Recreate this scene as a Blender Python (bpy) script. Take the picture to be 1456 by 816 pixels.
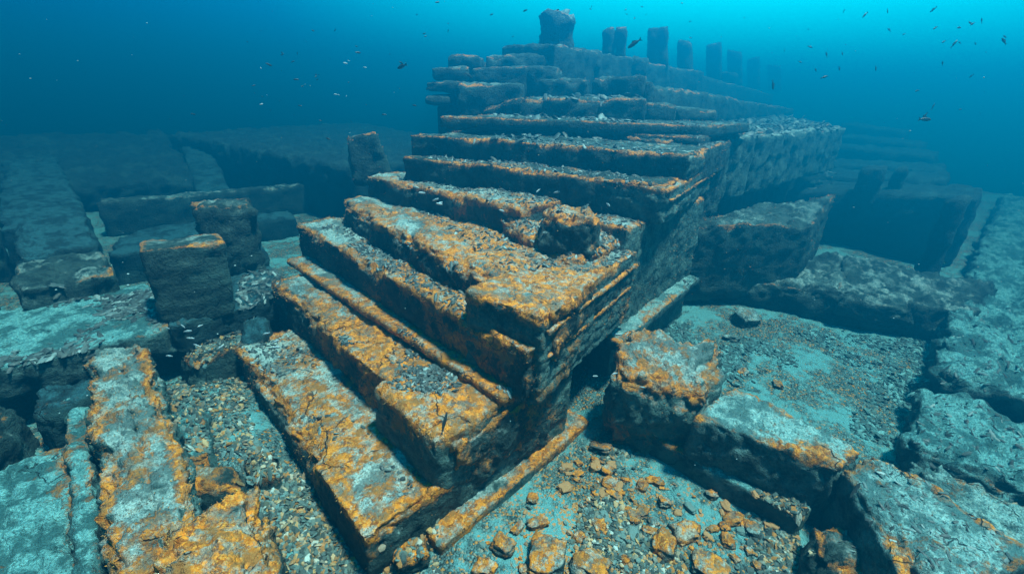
import bpy, math, random
import numpy as np
from mathutils import Matrix, Vector
from mathutils.bvhtree import BVHTree

for o in list(bpy.data.objects): bpy.data.objects.remove(o)
scene = bpy.context.scene
COL = scene.collection
random.seed(7)
RNG = np.random.default_rng(11)

# ------------------------------------------------------------------ camera
H = 4.2
PX0 = np.array([728., 408.])
VA, VB = np.array([0., 100.]), np.array([1400., 150.])
F = math.sqrt(-float((VA-PX0) @ (VB-PX0)))
def _d(px, py):
    v = np.array([px-PX0[0], -(py-PX0[1]), -F]); return v/np.linalg.norm(v)
_y = _d(*VA); _x = _d(*VB); _z = np.cross(_x, _y)
R3 = np.array([_x, _y, _z])
CAM = np.array([0, 0, H])
cd = bpy.data.cameras.new('camera'); cam = bpy.data.objects.new('camera', cd); COL.objects.link(cam)
m4 = Matrix([list(R3[i])+[float(CAM[i])] for i in range(3)]+[[0, 0, 0, 1]])
cam.matrix_world = m4
cd.sensor_width = 36; cd.lens = F/1456*36; cd.clip_start = .05; cd.clip_end = 2000
scene.camera = cam

# ------------------------------------------------------------------ water light
SUN_EL, SUN_AZ = 74, -58           # azimuth measured from +X towards +Y
SD = np.array([math.cos(math.radians(SUN_EL))*math.cos(math.radians(SUN_AZ)),
               math.cos(math.radians(SUN_EL))*math.sin(math.radians(SUN_AZ)), math.sin(math.radians(SUN_EL))])
w = bpy.data.worlds.new('World'); scene.world = w; w.use_nodes = True
nt = w.node_tree; nt.nodes.clear()
def wn(t, **k):
    n = nt.nodes.new(t)
    for a, b in k.items(): setattr(n, a, b)
    return n
tc = wn('ShaderNodeTexCoord'); sep = wn('ShaderNodeSeparateXYZ'); nt.links.new(tc.outputs['Generated'], sep.inputs[0])
dot = wn('ShaderNodeVectorMath', operation='DOT_PRODUCT'); nt.links.new(tc.outputs['Generated'], dot.inputs[0])
_b = np.array([math.cos(.3)*.82, math.sin(.3)*.82, .57]); _b /= np.linalg.norm(_b)
dot.inputs[1].default_value = _b
rmp = wn('ShaderNodeValToRGB'); nt.links.new(dot.outputs['Value'], rmp.inputs[0])
cr = rmp.color_ramp
WSTOPS = [(0.0, (0.002, 0.09, 0.12)), (0.16, (0.0, 0.022, 0.06)), (0.30, (0.0, 0.032, 0.15)), (0.56, (0.0, .105, .27)), (0.76, (.0005, .42, .58)), (1.0, (.001, .88, .97))]  # first stop raised: added fill from behind the camera for the front faces
cr.elements[0].position = WSTOPS[0][0]; cr.elements[0].color = (*WSTOPS[0][1], 1)
cr.elements[1].position = WSTOPS[-1][0]; cr.elements[1].color = (*WSTOPS[-1][1], 1)
for p, c in WSTOPS[1:-1]:
    e = cr.elements.new(p); e.color = (*c, 1)
bg = wn('ShaderNodeBackground'); bg.inputs[1].default_value = 1.0
nt.links.new(rmp.outputs[0], bg.inputs[0])
wo = wn('ShaderNodeOutputWorld'); nt.links.new(bg.outputs[0], wo.inputs[0])

sl = bpy.data.lights.new('sun', 'SUN'); sl.energy = 5.0; sl.angle = math.radians(6); sl.color = (.66, .93, .91)
so = bpy.data.objects.new('sun', sl); COL.objects.link(so)
so.rotation_euler = Vector(SD).to_track_quat('Z', 'Y').to_euler()

scene.view_settings.view_transform = 'Standard'; scene.view_settings.look = 'None'
scene.view_settings.gamma = 1; scene.view_settings.exposure = 1.75
scene.cycles.use_denoising = True
scene.cycles.max_bounces = 4; scene.cycles.volume_bounces = 0; scene.cycles.diffuse_bounces = 2

HZ_SCATTER = (0.0001, 0.0250, 0.050)    # per metre
HZ_ABSORB = (0.088, 0.052, 0.036)

# ------------------------------------------------------------------ measuring helpers
def at(px, py, z):
    v = R3 @ _d(px, py); t = (z-H)/v[2]
    return np.array([v[0]*t, v[1]*t])
def far(px, py, dist):
    v = R3 @ _d(px, py); return v[:2]/math.hypot(v[0], v[1])*dist
def zat(xy, px, py):
    v = R3 @ _d(px, py); return H+v[2]/math.hypot(v[0], v[1])*math.hypot(*xy)

# ------------------------------------------------------------------ noise
_perm = RNG.permutation(256); _perm = np.concatenate([_perm, _perm, _perm])
_g = RNG.normal(size=(256, 3)); _g /= np.linalg.norm(_g, axis=1)[:, None]
def perlin(P):
    Pi = np.floor(P).astype(np.int64); f = P-Pi; Pi &= 255
    u = f*f*f*(f*(f*6-15)+10); out = 0
    for dx in (0, 1):
        wx = u[:, 0] if dx else 1-u[:, 0]
        for dy in (0, 1):
            wy = u[:, 1] if dy else 1-u[:, 1]
            for dz in (0, 1):
                wz = u[:, 2] if dz else 1-u[:, 2]
                h = _perm[_perm[_perm[Pi[:, 0]+dx]+Pi[:, 1]+dy]+Pi[:, 2]+dz]
                g = _g[h]
                out = out+wx*wy*wz*((f[:, 0]-dx)*g[:, 0]+(f[:, 1]-dy)*g[:, 1]+(f[:, 2]-dz)*g[:, 2])
    return out*1.6
def fbm(P, oct=4, gain=.5):
    P = np.asarray(P, float); a = 1; s = 0
    for i in range(oct):
        s = s+a*perlin(P+i*17.3); P = P*2.03; a *= gain
    return s
def sstep(a, b, x):
    t = np.clip((x-a)/(b-a), 0, 1); return t*t*(3-2*t)

# ------------------------------------------------------------------ materials
def new_mat(name):
    m = bpy.data.materials.new(name); m.use_nodes = True; m.node_tree.nodes.clear(); return m
class NG:
    def __init__(s, m): s.t = m.node_tree
    def n(s, ty, ins=None, **k):
        n = s.t.nodes.new(ty)
        for a, b in k.items(): setattr(n, a, b)
        for a, b in (ins or {}).items():
            if hasattr(b, 'is_output') or isinstance(b, bpy.types.NodeSocket): s.t.links.new(b, n.inputs[a])
            else: n.inputs[a].default_value = b
        return n
    def math(s, op, a, b=0.0, clamp=False): return s.n('ShaderNodeMath', {0: a, 1: b}, operation=op, use_clamp=clamp).outputs[0]
    def noise(s, vec, scale, detail=4, rough=.6): return s.n('ShaderNodeTexNoise', {'Vector': vec, 'Scale': scale, 'Detail': detail, 'Roughness': rough}).outputs['Fac']
    def step(s, v, lo, hi): return s.n('ShaderNodeMapRange', {'Value': v, 'From Min': lo, 'From Max': hi}, interpolation_type='SMOOTHSTEP').outputs[0]
    def mix(s, f, a, b):
        n = s.n('ShaderNodeMix', data_type='RGBA')
        for i, v in ((0, f), (6, a), (7, b)):
            if isinstance(v, bpy.types.NodeSocket): s.t.links.new(v, n.inputs[i])
            else: n.inputs[i].default_value = v if i == 0 else (*v, 1)
        return n.outputs[2]

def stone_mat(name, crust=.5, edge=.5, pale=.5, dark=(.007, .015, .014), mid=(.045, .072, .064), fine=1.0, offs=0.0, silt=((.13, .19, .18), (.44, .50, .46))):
    """weathered limestone: pale silt on upward faces, rust-orange growth in patches and along the arrises"""
    m = new_mat(name); g = NG(m)
    geo = g.n('ShaderNodeNewGeometry'); pos = geo.outputs['Position']
    pos = g.n('ShaderNodeVectorMath', {0: pos, 1: (offs, offs*.7, 0)}, operation='ADD').outputs[0]
    nz = g.n('ShaderNodeSeparateXYZ', {0: geo.outputs['Normal']}).outputs[2]
    ed = g.n('ShaderNodeAttribute', attribute_name='edge').outputs['Fac']
    big = g.noise(pos, 1.1, 3, .55); med = g.noise(pos, 4.5, 5, .65); fin = g.noise(pos, 26, 5, .7)
    vor = g.n('ShaderNodeTexVoronoi', {'Vector': pos, 'Scale': 75.0}, feature='F1')
    vor2 = g.n('ShaderNodeTexVoronoi', {'Vector': pos, 'Scale': 21.0, 'Randomness': 1.0}, feature='F1')
    cell = g.n('ShaderNodeSeparateColor', {0: vor.outputs['Color']}).outputs[0]
    cell2 = g.n('ShaderNodeSeparateColor', {0: vor2.outputs['Color']}).outputs[0]
    up = g.step(g.math('ADD', nz, g.math('MULTIPLY', g.math('SUBTRACT', med, .5), .5)), .35, .85)
    base = g.mix(g.step(g.math('ADD', g.math('MULTIPLY', med, .6), g.math('MULTIPLY', fin, .4)), .38, .62), dark, mid)  # near-black teal base paints the shade of side faces into the stone
    base = g.mix(g.math('MULTIPLY', g.step(big, .5, .65), .5), base, (.05, .10, .09))
    # silt
    silt_c = g.mix(g.math('ADD', g.math('MULTIPLY', cell, .6), g.math('MULTIPLY', cell2, .4)), *silt)
    silt_c = g.mix(g.math('MULTIPLY', g.step(g.noise(pos, 52, 6, .8), .52, .60), .85), silt_c, (.03, .04, .04))
    silt_c = g.mix(g.math('MULTIPLY', g.step(g.noise(pos, 2.4, 6, .7), .47, .56), .8), silt_c, tuple(v*.45 for v in silt[0]))
    sm = g.math('MULTIPLY', up, g.step(g.math('ADD', g.math('MULTIPLY', med, .5), g.math('MULTIPLY', big, .5)), .60-.35*pale, .72-.35*pale))
    c = g.mix(sm, base, silt_c)
    # orange growth
    dist = g.n('ShaderNodeVectorMath', {0: geo.outputs['Position'], 1: (2.6, 3.2, 1.0)}, operation='DISTANCE').outputs['Value']
    reach = g.n('ShaderNodeMapRange', {'Value': dist, 'From Min': 1.5, 'From Max': 8.5, 'To Min': .10, 'To Max': -.14}).outputs[0]
    s = g.math('ADD', g.math('MULTIPLY', big, .55), g.math('MULTIPLY', med, .45))
    s = g.math('ADD', s, g.math('MULTIPLY', ed, .22*edge))
    s = g.math('ADD', s, g.math('MULTIPLY', up, .10))
    s = g.math('ADD', s, reach)
    s = g.math('ADD', s, g.math('MULTIPLY', g.math('SUBTRACT', fin, .5), .28))
    brk = g.step(g.noise(pos, 7, 5, .72), .40, .54)
    om = g.step(s, .77-.30*crust, .86-.30*crust)
    om = g.math('MULTIPLY', om, g.math('ADD', .30, g.math('MULTIPLY', brk, .70)))
    oc = g.mix(cell2, (.24, .050, .003), (.86, .235, .012))
    oc = g.mix(g.math('MULTIPLY', g.step(cell, .55, 1.), .6), oc, (.86, .36, .07))
    oc = g.mix(g.step(fin, .55, .72), oc, (.07, .028, .008))
    oc = g.mix(g.math('MULTIPLY', g.step(med, .50, .62), .85), oc, (.28, .11, .028))
    c = g.mix(om, c, oc)
    rough = g.n('ShaderNodeMapRange', {'Value': fin, 'To Min': .68, 'To Max': 1.0}).outputs[0]
    # open cracks
    wob = g.n('ShaderNodeTexNoise', {'Vector': pos, 'Scale': 3.0, 'Detail': 4.0}).outputs['Color']
    cp = g.n('ShaderNodeVectorMath', {0: pos, 1: g.n('ShaderNodeVectorMath', {0: wob, 1: (.35, .35, .35)}, operation='MULTIPLY').outputs[0]}, operation='ADD').outputs[0]
    ck = g.n('ShaderNodeTexVoronoi', {'Vector': cp, 'Scale': 1.5}, feature='DISTANCE_TO_EDGE').outputs['Distance']
    crk = g.math('MULTIPLY', g.math('SUBTRACT', 1.0, g.step(ck, .0, .014)), g.step(big, .53, .58))
    c = g.mix(g.math('MULTIPLY', crk, .8), c, (.012, .018, .016))
    # bump
    hgt = g.math('ADD', g.math('MULTIPLY', vor.outputs['Distance'], -.35), g.math('MULTIPLY', fin, 1.1))
    hgt = g.math('ADD', hgt, g.math('MULTIPLY', vor2.outputs['Distance'], -.55))
    hgt = g.math('ADD', hgt, g.math('MULTIPLY', med, 2.0))
    hgt = g.math('ADD', hgt, g.math('MULTIPLY', om, .5))
    hgt = g.math('ADD', hgt, g.math('MULTIPLY', crk, -1.6))
    bp = g.n('ShaderNodeBump', {'Height': hgt, 'Strength': .85, 'Distance': .028*fine})
    bs = g.n('ShaderNodeBsdfPrincipled', {'Base Color': c, 'Roughness': rough, 'Normal': bp.outputs[0]})
    bs.inputs['Specular IOR Level'].default_value = .25
    g.n('ShaderNodeOutputMaterial', {0: bs.outputs[0]})
    return m

M_HEAVY = stone_mat('orange crusted stone', crust=.62, edge=1.1, pale=.95)
M_STEP = stone_mat('step stone', crust=.56, edge=1.0, pale=.9)
M_UP = stone_mat('upper course stone', crust=.50, edge=1.0, pale=.35, offs=3.1, silt=((.06, .10, .10), (.30, .38, .35)))  # silt darkened so the upper treads look lit only along their edges
M_TEAL = stone_mat('silted stone', crust=.27, edge=.5, pale=.85, mid=(.08, .13, .12), offs=7.7, silt=((.035, .13, .135), (.22, .46, .45)))  # silt tinted teal to stand in for cyan light towards the sides
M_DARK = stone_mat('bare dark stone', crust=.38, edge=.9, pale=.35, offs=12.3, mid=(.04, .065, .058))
M_DEEP = stone_mat('dimmed silt stone', crust=.10, edge=.4, pale=.85, mid=(.018, .045, .05), offs=17.7, silt=((.008, .03, .036), (.035, .12, .14)))  # silt and base darkened in place of haze and dimmer light at left
M_PALE = stone_mat('pale silted stone', crust=.44, edge=.6, pale=1.3, offs=4.4, mid=(.09, .14, .13), silt=((.08, .19, .19), (.36, .50, .47)))
M_LOW = stone_mat('lowest tread stone', crust=.47, edge=1.3, pale=1.3, offs=.6, silt=((.20, .25, .23), (.55, .60, .54)))
M_FLANK = stone_mat('flank stone', crust=.50, edge=.9, pale=.8, offs=5.1, dark=(.016, .036, .034), mid=(.11, .175, .155))  # base brightened to paint a teal fill onto the shaded flank
M_ROCK = stone_mat('ochre rock', crust=.82, edge=0, pale=.9, fine=.7)
M_FAR = stone_mat('distant stone', crust=-.3, edge=.0, pale=.0, dark=(.008, .018, .02), mid=(.018, .040, .045), silt=((.02, .05, .06), (.08, .15, .17)), fine=2.0)  # dark colours stand in for shade and fade on the far ruins

def bed_mat():
    m = new_mat('silty gravel seabed'); g = NG(m)
    pos = g.n('ShaderNodeNewGeometry').outputs['Position']
    big = g.noise(pos, .8, 4, .6); med = g.noise(pos, 5, 5, .65); fin = g.noise(pos, 34, 4, .7)
    v1 = g.n('ShaderNodeTexVoronoi', {'Vector': pos, 'Scale': 38.0}); v2 = g.n('ShaderNodeTexVoronoi', {'Vector': pos, 'Scale': 90.0})
    c1 = g.n('ShaderNodeSeparateColor', {0: v1.outputs['Color']})
    grav = g.mix(c1.outputs[0], (.03, .05, .05), (.20, .29, .27))
    grav = g.mix(g.step(c1.outputs[1], .80, .95), grav, (.66, .24, .04))
    silt = g.mix(fin, (.06, .19, .20), (.20, .42, .41))
    k = g.step(g.math('ADD', g.math('MULTIPLY', big, .6), g.math('MULTIPLY', med, .4)), .46, .56)
    c = g.mix(k, grav, silt)
    dist = g.n('ShaderNodeVectorMath', {0: pos, 1: (3.0, 1.4, 0)}, operation='DISTANCE').outputs['Value']
    om = g.step(g.math('ADD', g.math('ADD', g.math('MULTIPLY', med, .6), g.math('MULTIPLY', c1.outputs[2], .35)), g.n('ShaderNodeMapRange', {'Value': dist, 'From Min': .3, 'From Max': 3.0, 'To Min': .12, 'To Max': -.25}).outputs[0]), .60, .68)
    c = g.mix(g.math('MULTIPLY', om, .8), c, (.66, .21, .025))
    h = g.math('ADD', g.math('MULTIPLY', g.math('MULTIPLY', v1.outputs['Distance'], g.math('SUBTRACT', 1.15, k)), -1.6), g.math('MULTIPLY', v2.outputs['Distance'], -.4))
    h = g.math('ADD', h, g.math('MULTIPLY', med, .9))
    bp = g.n('ShaderNodeBump', {'Height': h, 'Strength': 1.0, 'Distance': .03})
    bs = g.n('ShaderNodeBsdfPrincipled', {'Base Color': c, 'Roughness': .9, 'Normal': bp.outputs[0]})
    bs.inputs['Specular IOR Level'].default_value = .2
    g.n('ShaderNodeOutputMaterial', {0: bs.outputs[0]}); return m
M_BED = bed_mat()

def chip_mat(name, cols, rough=.8):
    """small shells and stone chips; colour varies per piece through the stored tint"""
    m = new_mat(name); g = NG(m)
    t = g.n('ShaderNodeAttribute', attribute_name='tint').outputs['Fac']
    r = g.n('ShaderNodeValToRGB', {0: t}); e = r.color_ramp.elements; r.color_ramp.interpolation = 'LINEAR'
    e[0].color = (*cols[0], 1); e[0].position = 0; e[1].color = (*cols[-1], 1); e[1].position = 1
    for i, c in enumerate(cols[1:-1]):
        q = r.color_ramp.elements.new((i+1)/(len(cols)-1)); q.color = (*c, 1)
    pos = g.n('ShaderNodeNewGeometry').outputs['Position']
    nn = g.noise(pos, 60, 3, .6)
    c = g.mix(g.math('MULTIPLY', nn, .6), r.outputs[0], (.06, .06, .05))
    bp = g.n('ShaderNodeBump', {'Height': nn, 'Strength': .5, 'Distance': .006})
    bs = g.n('ShaderNodeBsdfPrincipled', {'Base Color': c, 'Roughness': rough, 'Normal': bp.outputs[0]})
    g.n('ShaderNodeOutputMaterial', {0: bs.outputs[0]}); return m
M_SHELL = chip_mat('shell grit', [(.02, .024, .024), (.05, .06, .06), (.07, .10, .10), (.03, .035, .03), (.14, .19, .19), (.38, .44, .42)], .55)
M_GRAVEL = chip_mat('gravel', [(.03, .04, .036), (.08, .11, .10), (.16, .24, .22), (.10, .09, .05), (.62, .20, .02), (.14, .26, .26), (.70, .32, .08), (.55, .60, .55)])
M_CGRAV = chip_mat('court gravel', [(.02, .05, .05), (.05, .14, .14), (.10, .25, .25), (.20, .40, .39), (.36, .56, .54)])
M_COBBLE = chip_mat('ochre cobble', [(.42, .17, .03), (.55, .27, .07), (.30, .22, .14), (.60, .33, .12)])

def plain(name, col, rough=.6, spec=.4):
    m = new_mat(name); g = NG(m)
    pos = g.n('ShaderNodeNewGeometry').outputs['Position']
    c = g.mix(g.noise(pos, 40, 3, .6), tuple(v*.55 for v in col), tuple(min(1, v*1.35) for v in col))
    bs = g.n('ShaderNodeBsdfPrincipled', {'Base Color': c, 'Roughness': rough}); bs.inputs['Specular IOR Level'].default_value = spec
    g.n('ShaderNodeOutputMaterial', {0: bs.outputs[0]}); return m
M_FISH = plain('dark fish skin', (.02, .028, .032), .45)
M_FISHP = plain('silver fish skin', (.40, .46, .48), .3)
M_FIN = plain('fish fin', (.03, .04, .045), .6)

# ------------------------------------------------------------------ object helpers
STORE = []            # (verts, faces) of everything solid, for resting small things on it
def tag(o, label=None, cat=None, group=None, kind=None):
    if label: o['label'] = label
    if cat: o['category'] = cat
    if group: o['group'] = group
    if kind: o['kind'] = kind
    return o
def link(name, me, parent=None):
    o = bpy.data.objects.new(name, me); COL.objects.link(o)
    if parent: o.parent = parent
    return o
def empty(name, loc=(0, 0, 0)):
    o = bpy.data.objects.new(name, None); COL.objects.link(o); o.location = loc; o.empty_display_size = .2; return o
def mesh_np(name, V, Q, mat, smooth=True, attrs=None):
    me = bpy.data.meshes.new(name); n, k = Q.shape
    me.vertices.add(len(V)); me.vertices.foreach_set('co', np.ascontiguousarray(V, dtype=np.float32).ravel())
    me.loops.add(n*k); me.loops.foreach_set('vertex_index', np.ascontiguousarray(Q, dtype=np.int32).ravel())
    me.polygons.add(n); me.polygons.foreach_set('loop_start', np.arange(0, n*k, k, dtype=np.int32))
    me.polygons.foreach_set('use_smooth', np.full(n, smooth))
    me.update(calc_edges=True)
    for a, v in (attrs or {}).items():
        at_ = me.attributes.new(a, 'FLOAT', 'POINT'); at_.data.foreach_set('value', np.ascontiguousarray(v, dtype=np.float32))
    me.materials.append(mat); return me

_lat = {}
def lattice(nx, ny, nz):
    k = (nx, ny, nz)
    if k in _lat: return _lat[k]
    I, J, K = np.meshgrid(np.arange(nx+1), np.arange(ny+1), np.arange(nz+1), indexing='ij')
    b = (I == 0) | (I == nx) | (J == 0) | (J == ny) | (K == 0) | (K == nz)
    idx = -np.ones(I.shape, int); idx[b] = np.arange(b.sum())
    P = np.stack([I[b]/nx, J[b]/ny, K[b]/nz], 1)
    Q = []
    def face(s, flip):
        a = s[:-1, :-1].ravel(); c = s[1:, :-1].ravel(); d = s[1:, 1:].ravel(); e = s[:-1, 1:].ravel()
        Q.append(np.stack([a, e, d, c] if flip else [a, c, d, e], 1))
    face(idx[:, :, 0], True); face(idx[:, :, -1], False)
    face(idx[:, 0, :], False); face(idx[:, -1, :], True)
    face(idx[0, :, :], True); face(idx[-1, :, :], False)
    _lat[k] = (P, np.concatenate(Q)); return _lat[k]

def hexstone(name, C, mat, res=None, r=.04, rough=.03, chip=.12, bite=.5, joints=0, jw=.02, seed=0, parent=None, store=True, bulge=0., strata=0.):
    """a worn block between eight corners C[0..3] bottom (counter-clockwise), C[4..7] top: rounded arrises,
    broken bites along them, rough faces, and open joints with slightly shifted stones along its length"""
    C = np.array(C, float)
    cen = C.mean(0)
    dist = max(1.2, min(np.linalg.norm(c-CAM) for c in C))
    if res is None: res = min(.16, max(.018, dist*.0062))
    L = .5*(np.linalg.norm(C[1]-C[0])+np.linalg.norm(C[2]-C[3])); Wd = .5*(np.linalg.norm(C[3]-C[0])+np.linalg.norm(C[2]-C[1]))
    Hh = np.mean([np.linalg.norm(C[i+4]-C[i]) for i in range(4)])
    nx, ny, nz = [int(min(420, max(4, round(d/res)))) for d in (L, Wd, Hh)]
    P, Q = lattice(nx, ny, nz)
    hs = np.array([L, Wd, Hh])/2
    rr = np.random.default_rng(seed+101)
    so = rr.uniform(0, 200, 3)
    p = (P*2-1)*hs
    # spatial noise in local metres
    n1 = fbm(p*.9+so, 3); n2 = fbm(p*3.1+so+31, 4)
    # chipping: the rounding radius swells in places
    R = r*(1+.5*n2)+chip*sstep(.55-bite*.6, 1.15-bite*.6, n1*.9+.45*n2+.35)
    R = np.minimum(np.maximum(R, .004), .92*hs.min())
    q = np.clip(p, -(hs-R[:, None]), hs-R[:, None])
    dlt = p-q; ln = np.linalg.norm(dlt, axis=1); n = dlt/np.maximum(ln, 1e-9)[:, None]
    p2 = q+n*R[:, None]
    edge = sstep(.03, .16, np.sort(np.abs(n), axis=1)[:, 1])      # 1 where two faces meet
    # distance to top arris in metres
    dtop = hs[2]-p[:, 2]; dside = np.minimum(hs[0]-np.abs(p[:, 0]), hs[1]-np.abs(p[:, 1]))
    ea = np.clip(1-np.maximum(dtop, dside)/.16, 0, 1)
    # joints
    if joints:
        us = np.sort((np.arange(1, joints+1)/(joints+1)+rr.uniform(-.3, .3, joints)/(joints+1))*2-1)*hs[0]
        xw = p[:, 0]+.05*n2
        seg = np.searchsorted(us, xw)
        offn = rr.uniform(-1, 1, (joints+1, 3))*np.array([0, .035, .022])*min(1, Hh/.3)
        p2 = p2+offn[seg]
        dj = np.min(np.abs(xw[:, None]-us[None]), axis=1)
        gv = np.exp(-(dj/jw)**2)
        p2 = p2-n*(gv*jw*1.9)[:, None]
    if strata:
        p2 = p2-n*(strata*(np.sin(p[:, 2]*38+3*n1+n2*1.5) > .55)*(np.abs(n[:, 2]) < .5))[:, None]
    amp = rough*np.array([1, 1, .8])
    nn = fbm(p*2.3+so+77, 5, .55)
    n6 = fbm(p*11+so+5, 3, .6)
    p2 = p2+n*(amp.mean()*(nn*1.1)+rough*.5*n6)[:, None]
    if bulge: p2 = p2*(1+bulge*fbm(p*.8+so, 2))[:, None]
    # trilinear map
    t = (p2/hs+1)/2; a, b, c = t[:, :1], t[:, 1:2], t[:, 2:]
    B = (1-a)*(1-b)*C[0]+a*(1-b)*C[1]+a*b*C[2]+(1-a)*b*C[3]
    T = (1-a)*(1-b)*C[4]+a*(1-b)*C[5]+a*b*C[6]+(1-a)*b*C[7]
    V = (1-c)*B+c*T
    if np.linalg.det(np.array([C[1]-C[0], C[3]-C[0], C[4]-C[0]])) < 0: Q = Q[:, ::-1]
    if store: STORE.append((V, Q))
    base = np.array([cen[0], cen[1], C[:4, 2].min()])
    po = np.array(parent.location) if parent else None
    org = base if parent is None else np.zeros(3)
    if parent is not None: org = po
    me = mesh_np(name, V-org, Q, mat, True, {'edge': np.clip(ea*.9+.25*(R > r*2.2)*ea+.0*edge, 0, 1)})
    o = link(name, me, parent)
    if parent is None: o.location = org
    return o

def box8(xy, z0, z1, tz=None):
    """xy: 4 plan points; z1 a number or 4 numbers"""
    z1 = [z1]*4 if np.isscalar(z1) else z1; z0 = [z0]*4 if np.isscalar(z0) else z0
    return [(*xy[i], z0[i]) for i in range(4)]+[(*xy[i], z1[i]) for i in range(4)]

def course(name, Lp, Rp, zt, zb, depth, mat, rb=0., **k):
    """a step whose front top edge runs through image-measured points"""
    a = at(*Lp, zt); b = at(*Rp, zt)
    dv = np.array([1., 0.])
    xy = [b, a, a+dv*depth, b+dv*depth+np.array([0., rb])]       # 0->1 along the front edge
    return hexstone(name, box8(xy, zb, zt), mat, **k)

def facing(name, px1, px2, d1, d2, top1, top2, zb, depth, mat, skew=(0, 0), back=None, zt=None, pbot=None, **k):
    a = far(px1, top1, d1); b = far(px2, top2, d2)
    za = zat(a, px1, top1) if zt is None else zt; zb_ = zat(b, px2, top2) if zt is None else zt
    e = b-a; nrm = np.array([-e[1], e[0]]); nrm /= np.linalg.norm(nrm)
    if nrm @ a < 0: nrm = -nrm
    if back is not None: nrm = np.array(back, float)
    xy = [a, b, b+nrm*depth, a+nrm*depth]
    C = box8(xy, zb, [za, zb_, zb_, za])
    if pbot is not None:
        a2 = far(px1, pbot, d1); b2 = far(px2, pbot, d2)
        lo = [a2, b2, b2+nrm*depth, a2+nrm*depth]; C = [(*lo[i], zb) for i in range(4)]+C[4:]
    return hexstone(name, C, mat, **k)

# ------------------------------------------------------------------ the seabed
def axis(lo, hi, dense_lo, dense_hi, step, grow):
    a = list(np.arange(dense_lo, dense_hi, step))
    s = step
    while a[-1] < hi: s *= grow; a.append(a[-1]+s)
    s = step
    while a[0] > lo: s *= grow; a.insert(0, a[0]-s)
    return np.array(a)
gx = axis(-75, 110, -3.5, 12, .045, 1.05); gy = axis(-75, 110, -3.5, 10, .045, 1.05)
GX, GY = np.meshgrid(gx, gy, indexing='ij')
gp = np.stack([GX.ravel(), GY.ravel(), 0*GX.ravel()], 1)
def bed_z(p):
    p = np.asarray(p, float)
    z = .05*fbm(p*.55, 3)+.022*fbm(p*2.6+9, 4)
    dd = np.hypot(p[:, 0]-3, p[:, 1]-4); z = z-np.clip(.30*(dd-31), 0, 12)*sstep(31, 40, dd)
    # rubble bank left of the steps, a deep court behind the right-hand blocks
    z = z+.28*np.exp(-(((p[:, 0]-.75)/.55)**2+((p[:, 1]-5.6)/1.6)**2))
    return z
gz = bed_z(gp)
gp[:, 2] = gz
n1_, n2_ = GX.shape; ii = np.arange(n1_*n2_).reshape(n1_, n2_)
gq = np.stack([ii[:-1, :-1].ravel(), ii[1:, :-1].ravel(), ii[1:, 1:].ravel(), ii[:-1, 1:].ravel()], 1)
bed = link('seabed', mesh_np('seabed', gp, gq, M_BED)); tag(bed, kind='structure', label='silty gravel seabed around the ruins')
STORE.append((gp, gq))

# ------------------------------------------------------------------ the haze
def haze_box():
    x0, y0, x1, y1 = -62, -62, 97, 97
    v = np.array([(x0, y0), (x1, y0), (x1, y1), (x0, y1)], float)
    V = np.array([(*p, -14) for p in v]+[(*p, 7.4) for p in v]); Q = np.array([[0, 3, 2, 1], [4, 5, 6, 7], [0, 1, 5, 4], [1, 2, 6, 5], [2, 3, 7, 6], [3, 0, 4, 7]])
    m = new_mat('sea water'); g = NG(m)
    # scatter = density*colour ; absorption = density*(1-colour)*(1-sqrt(absorption colour))
    ext = [s+a for s, a in zip(HZ_SCATTER, HZ_ABSORB)]
    D = max(ext)*1.02
    colr = [s/D for s in HZ_SCATTER]
    acol = [max(0., 1-(a/D)/(1-c))**2 for a, c in zip(HZ_ABSORB, colr)]
    pv = g.n('ShaderNodeVolumePrincipled', {'Color': (*colr, 1), 'Absorption Color': (*acol, 1), 'Density': D, 'Anisotropy': .68})
    out = g.n('ShaderNodeOutputMaterial'); m.node_tree.links.new(pv.outputs[0], out.inputs['Volume'])
    o = link('haze', mesh_np('haze', V, Q, m, False)); tag(o, kind='stuff', label='blue green sea water between the ruins')
haze_box()

# ------------------------------------------------------------------ the stepped monument
Z1, Z2, Z3, Z4, Z5, Z6, Z7, Z8, Z9 = .55, 1.09, 1.26, 1.80, 2.2, 2.6, 3.0, 3.36, 3.67
mon = empty('stepped_monument', (4.5, 5.0, 0))
tag(mon, 'huge stepped stone monument with orange crusted treads rising in the middle', 'monument')
def step(*a, label=None, **k):
    o = course('step', *a, parent=mon, **k)
    if label: o['label'] = label
    return o
step((332, 490), (518, 768), Z1, -.2, 1.6, M_LOW, joints=0, r=.03, chip=.38, bite=.45, rough=.03, seed=1, label='broad lowest step mottled pale and orange')
step((385, 403), (648, 628), Z2, .1, 1.5, M_HEAVY, joints=2, r=.045, chip=.34, bite=.62, rough=.045, seed=2, label='second step, orange with a broken front edge')
step((406, 368), (716, 568), Z3, 1.14, 2.5, M_HEAVY, rb=.25, joints=0, r=.05, chip=.05, bite=.3, rough=.016, seed=3, label='thin projecting ledge with a bright orange rim')
step((420, 318), (752, 503), Z4, 1.1, 2.6, M_STEP, rb=.42, joints=1, r=.05, chip=.16, bite=.4, rough=.035, seed=4)
step((475, 285), (790, 442), Z5, 1.5, 2.4, M_HEAVY, rb=.50, joints=2, r=.05, chip=.30, bite=.66, rough=.04, seed=5, label='fifth step, badly eroded into orange lumps')
step((522, 248), (742, 299), Z6, 2.0, 3.4, M_STEP, joints=2, r=.05, chip=.22, bite=.5, rough=.04, seed=6)
step((572, 222), (948, 265), Z7, 2.45, 3.2, M_UP, rb=.62, joints=3, r=.035, chip=.10, bite=.35, rough=.03, seed=7)
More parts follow.
